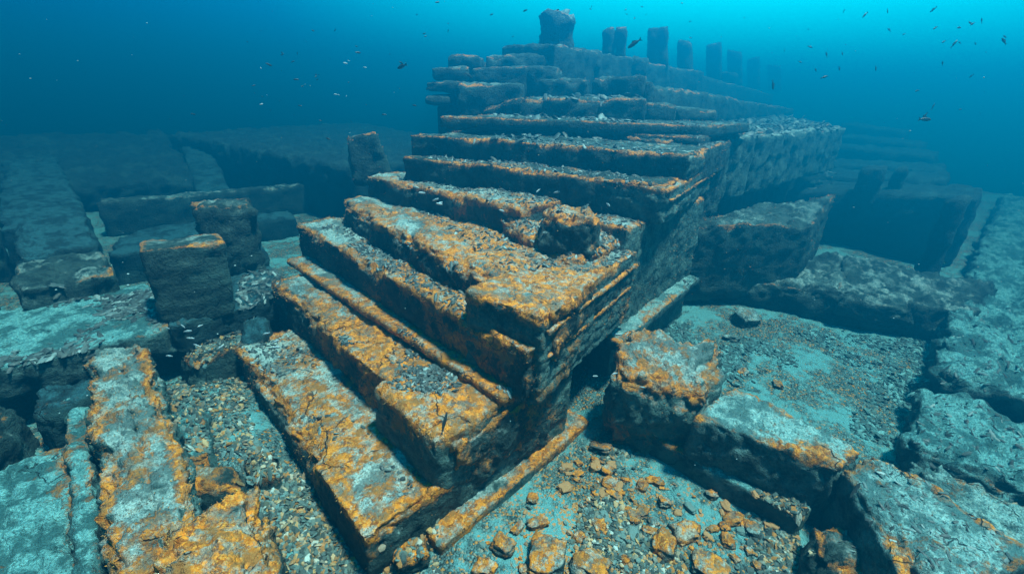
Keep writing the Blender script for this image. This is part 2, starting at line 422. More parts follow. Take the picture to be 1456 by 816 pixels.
step((580, 190), (977, 221), Z8, 2.8, 3.2, M_UP, rb=.5, joints=3, r=.035, chip=.10, bite=.35, rough=.03, seed=8)
step((625, 165), (1003, 180), Z9, 3.46, 2.5, M_UP, joints=0, r=.035, chip=.05, bite=.3, rough=.02, seed=9, label='long thin slab course with an unbroken edge')
hexstone('rubble_slope', box8([(4.3, 2.98), (5.9, 3.10), (6.6, 4.7), (4.6, 4.7)], 1.8, [2.22, 2.34, 2.50, 2.42]), M_HEAVY, seed=11, parent=mon, r=.1, chip=.2, bite=.6, rough=.06)
# riser under the slab
a = at(632, 180, Z8+.02)+[.12, .0]; b = far(999, 200, 9.15)
hexstone('riser', box8([b, a, a+[2.5, .6], b+[2.5, .6]], 3.2, 3.5), M_UP, seed=10, parent=mon, r=.02, chip=.04, rough=.02)
# right flank: tall plain wall set back under the overhang, and the moulded block above it
def wall(name, p1, p2, zb, zt, th, mat, **k):
    p1 = np.array(p1, float); p2 = np.array(p2, float); e = p2-p1; nr = np.array([-e[1], e[0]]); nr /= np.linalg.norm(nr)
    return hexstone(name, box8([p1, p2, p2+nr*th, p1+nr*th], zb, zt), mat, **k)
wall('flank_wall', (1.9, 2.72), (4.0, 2.66), -.2, Z3-.1, 1.2, M_FLANK, seed=12, parent=mon, r=.04, chip=.06, rough=.03)
wall('flank_wall', (3.06, 2.46), (5.62, 2.88), 1.1, Z5-.03, 1.0, M_FLANK, seed=13, parent=mon, r=.025, chip=.05, rough=.03, strata=.012)
wall('flank_wall', (5.5, 3.02), (8.6, 3.22), -.2, 2.46, 1.2, M_FLANK, seed=14, parent=mon, r=.03, chip=.05, rough=.03)
wall('flank_wall', (6.12, 2.80), (9.3, 3.42), 2.44, Z7-.03, 1.2, M_FLANK, seed=15, parent=mon, r=.04, chip=.09, bite=.4, rough=.035, joints=2, strata=.02)
wall('flank_wall', (6.95, 2.95), (9.35, 3.40), Z7-.035, Z8-.03, 1.0, M_FLANK, seed=19, parent=mon, r=.04, chip=.12, bite=.5, rough=.035, joints=1, strata=.02)
wall('moulding', (3.14, 2.425), (5.60, 2.835), 1.93, 1.985, .3, M_HEAVY, seed=24, parent=mon, r=.02, chip=.03, rough=.012)
wall('moulding', (3.10, 2.44), (5.5, 2.85), 1.62, 1.655, .3, M_FLANK, seed=25, parent=mon, r=.015, chip=.02, rough=.010)
wall('moulding', (6.2, 2.775), (9.2, 3.385), 2.78, 2.82, .3, M_FLANK, seed=26, parent=mon, r=.015, chip=.02, rough=.010)
# foot mouldings at the base of the flank
wall('foot_moulding', (1.75, 2.47), (4.35, 2.55), -.1, .11, .5, M_FLANK, seed=16, parent=mon, r=.03, chip=.05, rough=.02)
wall('foot_moulding', (5.2, 2.72), (8.6, 3.0), .72, .90, .5, M_PALE, seed=17, parent=mon, r=.05, chip=.05, rough=.02)
# core that closes the body behind the treads
hexstone('core', box8([(8.4, 3.9), (14, 3.9), (14, 8.6), (7.6, 8.2)], -.2, 3.2), M_UP, seed=18, parent=mon, res=.12)

# upper courses (each its own course)
def up_(px1, px2, d1, d2, t1, t2, zb, dep, seed, mat=M_UP, **k):
    kk = dict(r=.05, chip=.16, bite=.5, rough=.04, seed=seed, parent=mon); kk.update(k)
    return facing('course', px1, px2, d1, d2, t1, t2, zb, dep, mat, **kk)
up_(683, 738, 10.9, 10.5, 155, 141, 3.5, 2, 20, chip=.3, bite=.8)
up_(736, 921, 10.4, 10.3, 140, 142, 3.5, 2.2, 21, joints=1)
up_(919, 964, 10.9, 11.0, 146, 151, 3.5, 1.5, 22)
up_(962, 1022, 11.6, 12.0, 153, 158, 3.5, 1.5, 23)
up_(766, 836, 11.7, 11.6, 113, 113, 3.8, 1.6, 24, chip=.3, bite=.7)
up_(842, 918, 11.6, 11.5, 110, 109, 3.8, 1.6, 25, chip=.3, bite=.7)
up_(916, 934, 11.7, 11.8, 115, 119, 3.8, 1.5, 26)
up_(934, 1130, 11.9, 30, 121, 156, 3.4, 1.6, 27, joints=4)
up_(650, 745, 11.7, 11.6, 119, 120, 3.4, 1.8, 28, joints=1)
up_(668, 750, 12.4, 12.3, 97, 94, 3.8, 1.8, 29)
up_(748, 796, 12.4, 12.3, 93, 97, 3.8, 1.8, 30, chip=.25, bite=.6)
up_(690, 795, 13.2, 13.0, 80, 70, 4.2, 1.8, 31, chip=.35, bite=.8)
up_(790, 1002, 12.9, 23, 63, 103, 4.0, 1.8, 32, joints=5)
up_(990, 1100, 22.5, 40, 104, 135, 3.8, 1.8, 33, joints=3)
up_(636, 682, 12.9, 12.8, 76, 79, 4.6, 1.5, 34, chip=.25)
up_(614, 668, 12.6, 12.6, 97, 95, 4.35, 1.5, 35, chip=.2)
up_(605, 655, 12.3, 12.2, 117, 116, 4.08, 1.5, 36, chip=.1)
up_(604, 640, 12.1, 12.0, 137, 136, 3.75, 1.4, 37, r=.1, chip=.1)
up_(621, 690, 12.5, 12.4, 150, 152, 1.5, 1.4, 38)
up_(640, 760, 14.0, 13.8, 92, 84, 3.0, 2.0, 39)

# right-hand terrace (same plateau, running away)
ter = empty('terrace', (14, 5, 0)); tag(ter, 'long rubble topped terrace with fluted wall running away right of the monument', 'terrace')
p = [at(1050, 197, Z8), at(1130, 189, Z8), at(1212, 182, Z8)]
hexstone('fluted_wall', box8([(10.3, 3.75), (19.6, 3.1), (19.6, 8), (10.0, 8)], 1.95, 3.36), M_FLANK, seed=40, parent=ter, joints=9, jw=.07, r=.05, chip=.12, bite=.4, rough=.045, res=.07)
hexstone('buttress', box8([(9.1, 3.5), (10.5, 3.62), (10.5, 5), (9.1, 5)], 1.6, 3.34), M_UP, seed=41, parent=ter, r=.12, chip=.25, bite=.6, rough=.06)
hexstone('foundation', box8([(8.6, 4.6), (24, 4.3), (24, 8), (8.6, 8)], -.2, 2.0), M_DARK, seed=42, parent=ter, res=.12, rough=.06)
hexstone('top_bed', box8([(8.0, 3.9), (19.4, 3.5), (26, 7), (8.0, 8)], 3.2, 3.42), M_UP, seed=43, parent=ter, res=.09, rough=.05)

# ------------------------------------------------------------------ standing pillars on the ridge
PIL = [(770, 815, 8, 66, 13.6, 'tallest rugged pillar at the near end of the ridge'), (857, 891, 37, 77, 16.2, 'split headed pillar second from the near end of the ridge'),
       (921, 950, 37, 86, 19, 'straight dark pillar third from the near end of the ridge'), (963, 985, 56, 98, 23, 'short square pillar fourth from the near end of the ridge'),
       (1004, 1026, 60, 106, 27.5, 'pale blue pillar fifth from the near end of the ridge'), (1034, 1055, 70, 112, 32, 'faint pillar sixth from the near end of the ridge'),
       (1062, 1080, 80, 118, 37.5, 'very faint pillar seventh from the near end of the ridge'), (1091, 1110, 91, 124, 43, 'nearly invisible pillar at the far end of the ridge')]
for i, (a_, b_, t_, bt, d, lab) in enumerate(PIL):
    zb = zat(far((a_+b_)/2, bt, d), (a_+b_)/2, bt)-.35
    if i == 0:
        o = facing('standing_pillar', a_, b_, d, d, t_+6, t_+4, zb, .75, M_UP, seed=60, pbot=bt+12, r=.1, chip=.42, bite=.85, rough=.1)
    elif i == 1:
        o = empty('standing_pillar', (*far((a_+b_)/2, bt, d), zb))
        facing('shaft', a_, a_+18, d, d, t_+3, t_, zb, .6, M_UP, pbot=bt+12, seed=61, r=.06, chip=.2, bite=.7, rough=.05, parent=o)
        facing('shaft', a_+19, b_, d, d, t_+1, t_+1, zb, .6, M_UP, pbot=bt+12, seed=62, r=.04, chip=.08, rough=.04, parent=o)
    else:
        o = facing('standing_pillar', a_, b_, d, d, t_+[0,0,3,-1,4,1,5,0][i], t_+[0,0,0,3,-1,4,0,4][i], zb, .6+.1*i, M_UP, pbot=bt+12, seed=60+i, r=.05, chip=.16, bite=.6, rough=.04)
    tag(o, lab, 'pillar', 'pillars standing along the ridge')
# low lintels between them
for i, (a_, b_, t_, bt, d, lab) in enumerate([(815, 856, 66, 90, 14.6, 'broken low block between the two nearest ridge pillars'), (892, 922, 76, 95, 16.6, 'low block between the second and third ridge pillars'),
                                       (1026, 1050, 98, 116, 29, 'low hazy block beyond the fifth ridge pillar')]):
    o = facing('fallen_block', a_, b_, d, d, t_+4, t_+6, zat(far((a_+b_)/2, bt, d), (a_+b_)/2, bt)-.3, .8, M_UP, seed=75+i, r=.08, chip=.25, bite=.8, rough=.06)
    tag(o, lab, 'stone block', 'low blocks along the ridge')

# ------------------------------------------------------------------ loose stones on the monument
def boulder(name, cxy, zb, size, rotz, mat, label, cat='boulder', seed=0, tilt=(0, 0), **k):
    L, W_, Hh = size; c, s = math.cos(rotz), math.sin(rotz); pts = []
    for z in (0, Hh):
        for sx, sy in ((-1, -1), (1, -1), (1, 1), (-1, 1)):
            f = 1 if z == 0 else .86
            x, y = sx*L/2*f, sy*W_/2*f
            zz = z+x*tilt[0]+y*tilt[1]
            pts.append((cxy[0]+x*c-y*s, cxy[1]+x*s+y*c, zb+zz))
    kk = dict(r=.08, chip=.3, bite=.8, rough=.06, seed=seed); kk.update(k)
    return tag(hexstone(name, pts, mat, **kk), label, cat)
pb = at(800, 352, 2.28)
boulder('boulder', pb+[.2, .05], 2.12, (.75, .85, .62), .5, M_HEAVY, 'rounded orange topped boulder resting on the fifth step', seed=80, r=.2, chip=.26)
# leaning pillar at left end of the steps
A0 = at(516, 244, 2.2); 
def lean(name, foot, head, w1, d1, mat, label, seed, cat='pillar', parent=None, **k):
    foot = np.array(foot, float); head = np.array(head, float)
    ax = head-foot; ax /= np.linalg.norm(ax)
    v = np.array([foot[1]-CAM[1], -(foot[0]-CAM[0]), 0]); v /= np.linalg.norm(v)      # across the view
    v = v-ax*(v @ ax); v /= np.linalg.norm(v); u = np.cross(ax, v); u = u if u @ (foot-CAM) > 0 else -u
    a, b = w1 if isinstance(w1, tuple) else (w1, w1)
    C = [foot+s*v*a/2+t*u*d1 for s, t in ((-1, 0), (1, 0), (1, 1), (-1, 1))]+[head+s*v*b/2+t*u*d1 for s, t in ((-1, 0), (1, 0), (1, 1), (-1, 1))]
    kk = dict(r=.05, chip=.18, bite=.6, rough=.04, seed=seed); kk.update(k)
    return tag(hexstone(name, C, mat, parent=parent, **kk), label, cat)
f = at(532, 250, 2.3); hd = far(513, 192, np.hypot(*f)+.1)
lean('leaning_pillar', (*f, 2.1), (*hd, zat(hd, 513, 192)), (.98, .62), .6, M_UP, 'stubby pillar leaning outward at the left end of the steps', 82)

# ------------------------------------------------------------------ left side
ZP = .95
plat = empty('stone_platform', (-1.5, 9, 0)); tag(plat, 'low stone platform at left with dark flecked silt on its top', 'platform')
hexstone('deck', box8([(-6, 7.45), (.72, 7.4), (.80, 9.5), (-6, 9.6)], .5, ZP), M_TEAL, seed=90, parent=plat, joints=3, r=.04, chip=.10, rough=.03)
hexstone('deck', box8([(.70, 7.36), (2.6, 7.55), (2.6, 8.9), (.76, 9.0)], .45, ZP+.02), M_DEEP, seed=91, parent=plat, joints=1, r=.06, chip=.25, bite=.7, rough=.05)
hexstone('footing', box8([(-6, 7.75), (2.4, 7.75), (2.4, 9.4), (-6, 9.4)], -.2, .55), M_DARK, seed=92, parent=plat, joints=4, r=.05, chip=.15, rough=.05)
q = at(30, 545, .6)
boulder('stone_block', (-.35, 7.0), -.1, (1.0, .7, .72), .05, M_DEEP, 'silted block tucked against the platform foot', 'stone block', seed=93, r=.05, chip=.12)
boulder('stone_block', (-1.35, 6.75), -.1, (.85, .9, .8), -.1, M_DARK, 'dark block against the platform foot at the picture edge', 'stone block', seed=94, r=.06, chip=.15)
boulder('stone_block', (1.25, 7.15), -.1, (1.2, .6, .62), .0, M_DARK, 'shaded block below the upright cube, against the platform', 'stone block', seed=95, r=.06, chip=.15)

# cube block and tall block
f = (at(228, 455, ZP)+at(338, 442, ZP))/2
w_ = np.linalg.norm(at(228, 455, ZP)-at(338, 442, ZP))
hd = far(262, 352, np.hypot(*f)+.1)
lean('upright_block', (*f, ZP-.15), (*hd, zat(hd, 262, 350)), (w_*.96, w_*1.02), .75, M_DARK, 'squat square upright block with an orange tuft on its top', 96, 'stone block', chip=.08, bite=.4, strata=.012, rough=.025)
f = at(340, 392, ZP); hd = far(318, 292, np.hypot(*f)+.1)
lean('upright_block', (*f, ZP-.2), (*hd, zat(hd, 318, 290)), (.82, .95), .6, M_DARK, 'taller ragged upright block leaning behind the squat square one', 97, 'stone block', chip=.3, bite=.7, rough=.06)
# long beam running back on the platform
bm = empty('long_beam', (0, 12, ZP)); tag(bm, 'long silted beam running into the blue at far left', 'stone beam')
hexstone('beam_block', box8([(-.72, 9.3), (.42, 9.3), (.40, 10.6), (-.70, 10.6)], .3, [ZP+.28, ZP+.30, ZP+.36, ZP+.36]), M_DARK, seed=98, parent=bm, r=.08, chip=.2, rough=.06)
hexstone('beam_block', box8([(-.66, 10.7), (.40, 10.7), (.45, 13.4), (-.62, 13.4)], .3, ZP+.42), M_DEEP, seed=99, parent=bm, joints=0, r=.08, chip=.2, rough=.06)
hexstone('beam_block', box8([(-.9, 13.5), (.5, 13.5), (.6, 26), (-.8, 26)], .1, ZP+.30), M_DEEP, seed=100, parent=bm, joints=0, r=.08, chip=.2, rough=.06)
boulder('stone_slab', (-2.6, 11.2), .0, (2.9, 3.0, 1.15), .04, M_DEEP, 'smooth silted slab beside the long beam at the picture edge', 'stone slab', seed=101, r=.12, chip=.1)
# back walls
def lw(label, p1, p2, zb, zt, th, seed, mat=M_DARK, **k):
    kk = dict(seed=seed, r=.06, chip=.2, bite=.5, rough=.05); kk.update(k)
    return tag(wall('low_wall', p1, p2, zb, zt, th, mat, **kk), label, 'wall')
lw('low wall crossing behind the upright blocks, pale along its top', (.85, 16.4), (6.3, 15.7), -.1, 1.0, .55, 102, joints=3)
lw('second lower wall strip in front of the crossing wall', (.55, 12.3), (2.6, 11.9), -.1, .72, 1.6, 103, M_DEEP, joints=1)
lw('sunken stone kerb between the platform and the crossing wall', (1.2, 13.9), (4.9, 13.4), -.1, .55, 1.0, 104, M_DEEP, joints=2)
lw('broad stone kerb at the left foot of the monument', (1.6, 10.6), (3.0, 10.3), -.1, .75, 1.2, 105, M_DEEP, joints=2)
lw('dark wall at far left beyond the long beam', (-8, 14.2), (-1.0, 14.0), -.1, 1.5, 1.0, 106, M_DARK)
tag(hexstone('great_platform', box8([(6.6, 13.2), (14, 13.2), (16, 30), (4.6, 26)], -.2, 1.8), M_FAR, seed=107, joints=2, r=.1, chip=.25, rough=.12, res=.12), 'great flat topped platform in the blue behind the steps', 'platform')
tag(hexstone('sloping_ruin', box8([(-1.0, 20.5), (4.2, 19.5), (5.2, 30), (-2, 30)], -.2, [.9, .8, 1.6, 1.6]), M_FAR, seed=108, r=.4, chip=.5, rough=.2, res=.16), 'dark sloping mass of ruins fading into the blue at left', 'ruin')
tag(hexstone('fallen_ramp', box8([(3.3, 16.8), (4.2, 16.3), (5.6, 24), (4.6, 24.4)], -.1, [.35, .35, 1.5, 1.5]), M_DEEP, seed=109, r=.08, chip=.1, rough=.05, res=.1), 'pale ramp sloping down beside the great platform', 'ramp')

# foreground left
def free(name, tops, zt, zb, mat, label, cat, seed, spread=.0, **k):
    """block whose top outline passes through four image points at given heights (near-left, near-right, far-right, far-left)"""
    zt = [zt]*4 if np.isscalar(zt) else zt
    xy = [at(*t, z) for t, z in zip(tops, zt)]
    c = sum(xy)/4
    bot = [p+(p-c)/np.linalg.norm(p-c)*spread for p in xy]
    C = [(*b, zb) for b in bot]+[(*p, z) for p, z in zip(xy, zt)]
    kk = dict(seed=seed, r=.07, chip=.22, bite=.6, rough=.055); kk.update(k)
    return tag(hexstone(name, C, mat, **kk), label, cat)
free('carved_beam', [(150, 850), (300, 770), (205, 485), (118, 492)], [.95, .95, .85, .85], -.1, M_FLANK, 'long encrusted beam lying at lower left, mottled orange and grey', 'stone beam', 120, spread=.06, joints=1, r=.12, chip=.3, bite=.75, rough=.08)
free('thin_beam', [(105, 860), (150, 860), (122, 545), (88, 552)], .55, -.1, M_TEAL, 'narrow pale beam left of the encrusted beam', 'stone beam', 121, r=.07, chip=.12)
free('boulder', [(210, 900), (400, 870), (372, 688), (235, 745)], [1.25, 1.2, 1.12, 1.15], .0, M_HEAVY, 'big dark orange boulder at the bottom left corner of the steps', 'boulder', 122, spread=.1, r=.1, chip=.28, bite=.7, rough=.08)
free('stone_slab', [(-60, 900), (110, 870), (100, 622), (-60, 680)], [.25, .3, .42, .42], -.2, M_TEAL, 'tilted silt covered slab in the bottom left corner', 'stone slab', 123, r=.06, chip=.2, joints=1)
free('boulder', [(232, 660), (300, 655), (290, 570), (222, 575)], [.35, .4, .5, .5], -.1, M_TEAL, 'low speckled lump between the encrusted beam and the steps', 'boulder', 124, spread=.1, r=.15)
free('boulder', [(272, 698), (345, 690), (340, 655), (270, 660)], .36, -.1, M_DARK, 'dark round stone behind the big orange boulder', 'boulder', 125, spread=.08, r=.15)
free('boulder', [(352, 680), (392, 672), (385, 640), (348, 648)], .3, -.1, M_DARK, 'small dark stone against the foot of the lowest step', 'boulder', 126, spread=.06, r=.1)
free('boulder', [(320, 640), (375, 630), (362, 612), (316, 620)], .25, -.1, M_TEAL, 'flat brownish stone behind the small dark one', 'boulder', 127, spread=.06, r=.1)
free('millstone', [(552, 800), (615, 790), (610, 748), (556, 755)], .22, -.05, M_DARK, 'rounded dark stone at the front corner of the lowest step', 'boulder', 128, r=.12, chip=.1)
free('boulder', [(340, 498), (378, 490), (382, 448), (345, 455)], [.5, .55, .8, .7], -.1, M_DEEP, 'dark rugged stone wedged beside the second step end', 'boulder', 129, spread=.06, r=.12)

# ------------------------------------------------------------------ right side
free('capital_block', [(868, 535), (1012, 570), (1040, 480), (884, 452)], [1.08, 1.0, 1.28, 1.42], -.1, M_FLANK, 'massive rough block with an orange crown beside the monument flank', 'stone block', 130, spread=.0, r=.32, chip=.12, bite=.4, rough=.075)
free('thin_beam', [(1140, 738), (1160, 718), (890, 575), (868, 588)], .30, -.1, M_TEAL, 'narrow dark kerb beam along the front of the pale beam', 'stone beam', 131, joints=1, r=.05, chip=.05, rough=.02)
free('pale_beam', [(1196, 668), (1228, 640), (1042, 545), (985, 592)], .86, -.1, M_PALE, 'pale teal beam with orange spots behind the narrow kerb beam', 'stone beam', 132, spread=.06, r=.08, chip=.2, rough=.05)
free('fallen_beam', [(1310, 850), (1500, 790), (1240, 640), (1198, 664)], [.76, .9, .9, .80], -.1, M_PALE, 'orange mottled beam in the bottom right corner', 'stone beam', 133, spread=.1, r=.1, chip=.22, bite=.6, rough=.04)
free('boulder', [(1160, 800), (1240, 810), (1235, 745), (1160, 740)], .42, -.1, M_DARK, 'dark hollowed rock between the two right hand beams', 'boulder', 134, spread=.08, r=.15)
# mid beam and the slab on it
free('stone_beam', [(1040, 392), (1385, 446), (1425, 402), (1120, 352)], [.62, .7, .82, .85], -.1, M_DARK, 'rough dark beam crossing behind the right court', 'stone beam', 135, spread=.12, r=.12, chip=.35, bite=.7, rough=.1)
free('boulder', [(1190, 420), (1310, 445), (1300, 375), (1200, 360)], [.65, .6, .95, 1.0], .2, M_DARK, 'dark angular rock lying on the crossing beam', 'boulder', 136, r=.15, chip=.3, rough=.08)
free('broken_slab', [(962, 318), (1158, 322), (1188, 275), (1085, 291)], [1.85, 1.8, 2.15, 1.9], .1, M_UP, 'heavy broken slab with raised end jutting from the flank', 'stone slab', 137, r=.08, chip=.3, bite=.7, rough=.08)
# right-hand long platform
tag(hexstone('side_platform', box8([(2.6, -4.5), (6.15, -4.5), (6.0, -.62), (4.9, -.75)], -.2, [.55, .6, .62, .5]), M_PALE, seed=140, r=.14, chip=.4, bite=.6, rough=.09), 'silted flat block with orange corner at the right edge', 'stone block')
tag(hexstone('side_platform', box8([(8.3, -.6), (8.3, -6), (30, -6), (30, -1.8)], -.2, .62), M_TEAL, seed=141, r=.08, chip=.25, rough=.14, res=.07, joints=4, jw=.05), 'long pale platform edge running into the blue at right', 'platform')
tag(hexstone('stone_slab', box8([(6.4, -.55), (6.4, -5), (8.25, -5), (8.25, -.6)], -.2, .45), M_TEAL, seed=142, r=.1, chip=.3, rough=.09), 'low silted slab between the flat block and the long platform', 'stone slab')

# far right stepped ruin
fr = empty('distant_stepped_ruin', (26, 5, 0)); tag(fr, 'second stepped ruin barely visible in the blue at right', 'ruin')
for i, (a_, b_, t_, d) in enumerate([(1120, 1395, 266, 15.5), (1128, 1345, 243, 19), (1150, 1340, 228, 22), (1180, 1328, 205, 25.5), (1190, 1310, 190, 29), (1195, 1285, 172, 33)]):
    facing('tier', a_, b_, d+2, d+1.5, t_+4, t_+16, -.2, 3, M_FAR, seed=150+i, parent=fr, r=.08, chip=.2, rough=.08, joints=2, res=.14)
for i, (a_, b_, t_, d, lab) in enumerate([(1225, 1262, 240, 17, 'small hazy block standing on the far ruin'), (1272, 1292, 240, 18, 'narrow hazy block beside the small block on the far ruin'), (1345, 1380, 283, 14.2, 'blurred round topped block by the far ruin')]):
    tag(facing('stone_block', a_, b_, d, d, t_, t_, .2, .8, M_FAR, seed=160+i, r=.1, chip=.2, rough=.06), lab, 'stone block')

# ------------------------------------------------------------------ resting small things on the stones
def build_bvh():
    V = []; Fc = []; o = 0
    for v, q in STORE:
        V.append(v); Fc.append(q+o); o += len(v)
    return BVHTree.FromPolygons(np.concatenate(V).tolist(), np.concatenate(Fc).tolist())
BVH = build_bvh()
DOWN = Vector((0, 0, -1))
def drop(x, y, z=6.9):
    h = BVH.ray_cast(Vector((x, y, z)), DOWN)
    return (h[0], h[1]) if h[0] is not None else (None, None)

def ico():
    t = (1+5**.5)/2
    v = np.array([(-1, t, 0), (1, t, 0), (-1, -t, 0), (1, -t, 0), (0, -1, t), (0, 1, t), (0, -1, -t), (0, 1, -t), (t, 0, -1), (t, 0, 1), (-t, 0, -1), (-t, 0, 1)])/math.hypot(1, t)
    f = np.array([(0, 11, 5), (0, 5, 1), (0, 1, 7), (0, 7, 10), (0, 10, 11), (1, 5, 9), (5, 11, 4), (11, 10, 2), (10, 7, 6), (7, 1, 8), (3, 9, 4), (3, 4, 2), (3, 2, 6), (3, 6, 8), (3, 8, 9), (4, 9, 5), (2, 4, 11), (6, 2, 10), (8, 6, 7), (9, 8, 1)])
    return v, f
IV, IF = ico()
def rotm(rng):
    q = rng.normal(size=4); q /= np.linalg.norm(q); w_, x, y, z = q
    return np.array([[1-2*(y*y+z*z), 2*(x*y-z*w_), 2*(x*z+y*w_)], [2*(x*y+z*w_), 1-2*(x*x+z*z), 2*(y*z-x*w_)], [2*(x*z-y*w_), 2*(y*z+x*w_), 1-2*(x*x+y*y)]])
def scatter(name, pts, mat, label, cat, smin, smax, flat=.4, aspect=1.8, seed=0, tiltmax=.5, power=3.0, tint=None, minz=.6):
    """pts: list of (x, y, ztop); one mesh of countless small chips resting on whatever lies below"""
    rng = np.random.default_rng(seed); V = []; Q = []; T = []; o = 0
    for x, y, zt in pts:
        loc, nr = drop(x, y, zt)
        if loc is None or nr.z < minz: continue
        s = smin+(smax-smin)*rng.random()**power
        jv = IV*(1+rng.uniform(-.28, .28, (12, 1)))*np.array([aspect**.5, aspect**-.5, flat])*s
        a = rng.uniform(0, 6.283); ca, sa = math.cos(a), math.sin(a)
        tx, ty = rng.normal(0, tiltmax, 2)
        jv = jv @ np.array([[ca, sa, 0], [-sa, ca, 0], [0, 0, 1]])
        jv[:, 2] += jv[:, 0]*(tx-nr.x/nr.z)+jv[:, 1]*(ty-nr.y/nr.z)
        V.append(jv+np.array([loc.x, loc.y, loc.z+s*flat*.45])); Q.append(IF+o); o += 12
        T.append(np.full(12, rng.random()**1.7 if tint is None else tint(rng)))
    if not V: return None
    V = np.concatenate(V); me = mesh_np(name, V, np.concatenate(Q), mat, False, {'tint': np.concatenate(T)})
    ob = link(name, me); tag(ob, label, cat, kind='stuff'); return ob
def quad_pts(pxs, z, n, rng, top=None, clump=0):
    P4 = [at(*p, z) for p in pxs]; out = []
    nn = n*4 if clump else n
    for u, v in rng.random((nn, 2)):
        p = (1-u)*(1-v)*P4[0]+u*(1-v)*P4[1]+u*v*P4[2]+(1-u)*v*P4[3]
        out.append((p[0], p[1], (z+.6) if top is None else top))
    if clump:
        A = np.array(out); k = fbm(np.stack([A[:, 0]*clump, A[:, 1]*clump, A[:, 0]*0+z], 1), 3)
        k = k+rng.normal(0, .15, len(k)); idx = np.argsort(-k)[:n]; out = [out[i] for i in idx]
    return out
r1 = np.random.default_rng(5)
SH = []
SH += quad_pts([(470, 320), (600, 345), (800, 470), (640, 450)], Z4, 1500, r1, 2.1)           # step 4 tread
SH += quad_pts([(430, 310), (480, 330), (790, 480), (740, 510)], Z4, 500, r1, 2.1, 1.5)
SH += quad_pts([(560, 275), (760, 310), (900, 360), (720, 390)], Z5, 1500, r1, 2.6)
SH += quad_pts([(600, 245), (780, 262), (930, 325), (800, 345)], Z6, 1300, r1, 2.95)
SH += quad_pts([(600, 215), (900, 245), (940, 270), (620, 232)], Z7, 900, r1, 3.3)
SH += quad_pts([(600, 190), (960, 212), (970, 222), (620, 195)], Z8, 500, r1, 3.65)
SH += quad_pts([(880, 172), (1040, 180), (1050, 196), (1000, 178)], Z9, 500, r1, 4.5)
SH += quad_pts([(470, 470), (560, 470), (690, 580), (560, 560)], Z2, 900, r1, 1.6, 1.5)
SH += quad_pts([(335, 490), (420, 480), (640, 680), (550, 760)], Z1, 500, r1, .9, 1.2)
scatter('shell_grit', SH, M_SHELL, 'dark shell grit and stone flakes strewn over the treads', 'shell grit', .008, .036, .45, 2.0, 21, .35, 2.2)
TP = quad_pts([(1005, 165), (1200, 160), (1212, 182), (1050, 196)], Z8, 2200, r1, 3.9)
TP += quad_pts([(700, 165), (900, 165), (920, 175), (700, 178)], Z9, 200, r1, 4.4)
scatter('terrace_rubble', TP, M_SHELL, 'flaky rubble covering the terrace behind the monument corner', 'rubble', .03, .10, .4, 2., 22, .3, 2)
PL = quad_pts([(-40, 540), (330, 440), (330, 400), (-20, 440)], ZP, 1600, r1, 1.6, .8)
PL += quad_pts([(340, 440), (400, 430), (400, 380), (340, 395)], ZP, 400, r1, 1.5)
scatter('platform_flecks', PL, M_SHELL, 'dark flat flakes lying on the left platform', 'stone flakes', .015, .07, .25, 3.2, 23, .12, 2.2)
GR = quad_pts([(640, 816), (1150, 860), (1130, 740), (860, 610)], 0, 7500, r1, .5, .8)
GR += quad_pts([(400, 900), (640, 900), (620, 740), (480, 800)], 0, 1500, r1, .4)
GR += quad_pts([(340, 830), (520, 850), (440, 690), (350, 640)], 0, 4500, r1, .4)
GR += quad_pts([(230, 700), (370, 660), (340, 500), (220, 520)], 0, 3500, r1, .6)
scatter('gravel', GR, M_GRAVEL, 'mixed ochre and grey gravel around the foot of the steps', 'gravel', .008, .040, .6, 1.4, 24, .5, 2.6)
CT = quad_pts([(905, 445), (1330, 480), (1290, 650), (1040, 545)], 0, 7000, r1, .35, .7)
scatter('court_gravel', CT, M_CGRAV, 'fine blue grey gravel on the floor of the right court', 'gravel', .012, .05, .45, 1.8, 25, .3, 3, tint=lambda r: r.choice([.02, .1, .18, .28, .43, .72]))
RB = quad_pts([(1300, 650), (1480, 720), (1480, 500), (1330, 530)], .6, 900, r1, 1.2)
RB += quad_pts([(1170, 700), (1400, 860), (1500, 760), (1230, 640)], .8, 350, r1, 1.4)
RB += quad_pts([(1300, 540), (1460, 540), (1460, 440), (1340, 450)], .4, 700, r1, 1.2)
scatter('reef_flakes', RB, M_SHELL, 'flat shelly flakes over the right hand slabs', 'stone flakes', .006, .032, .25, 3.0, 26, .15, 2.3)

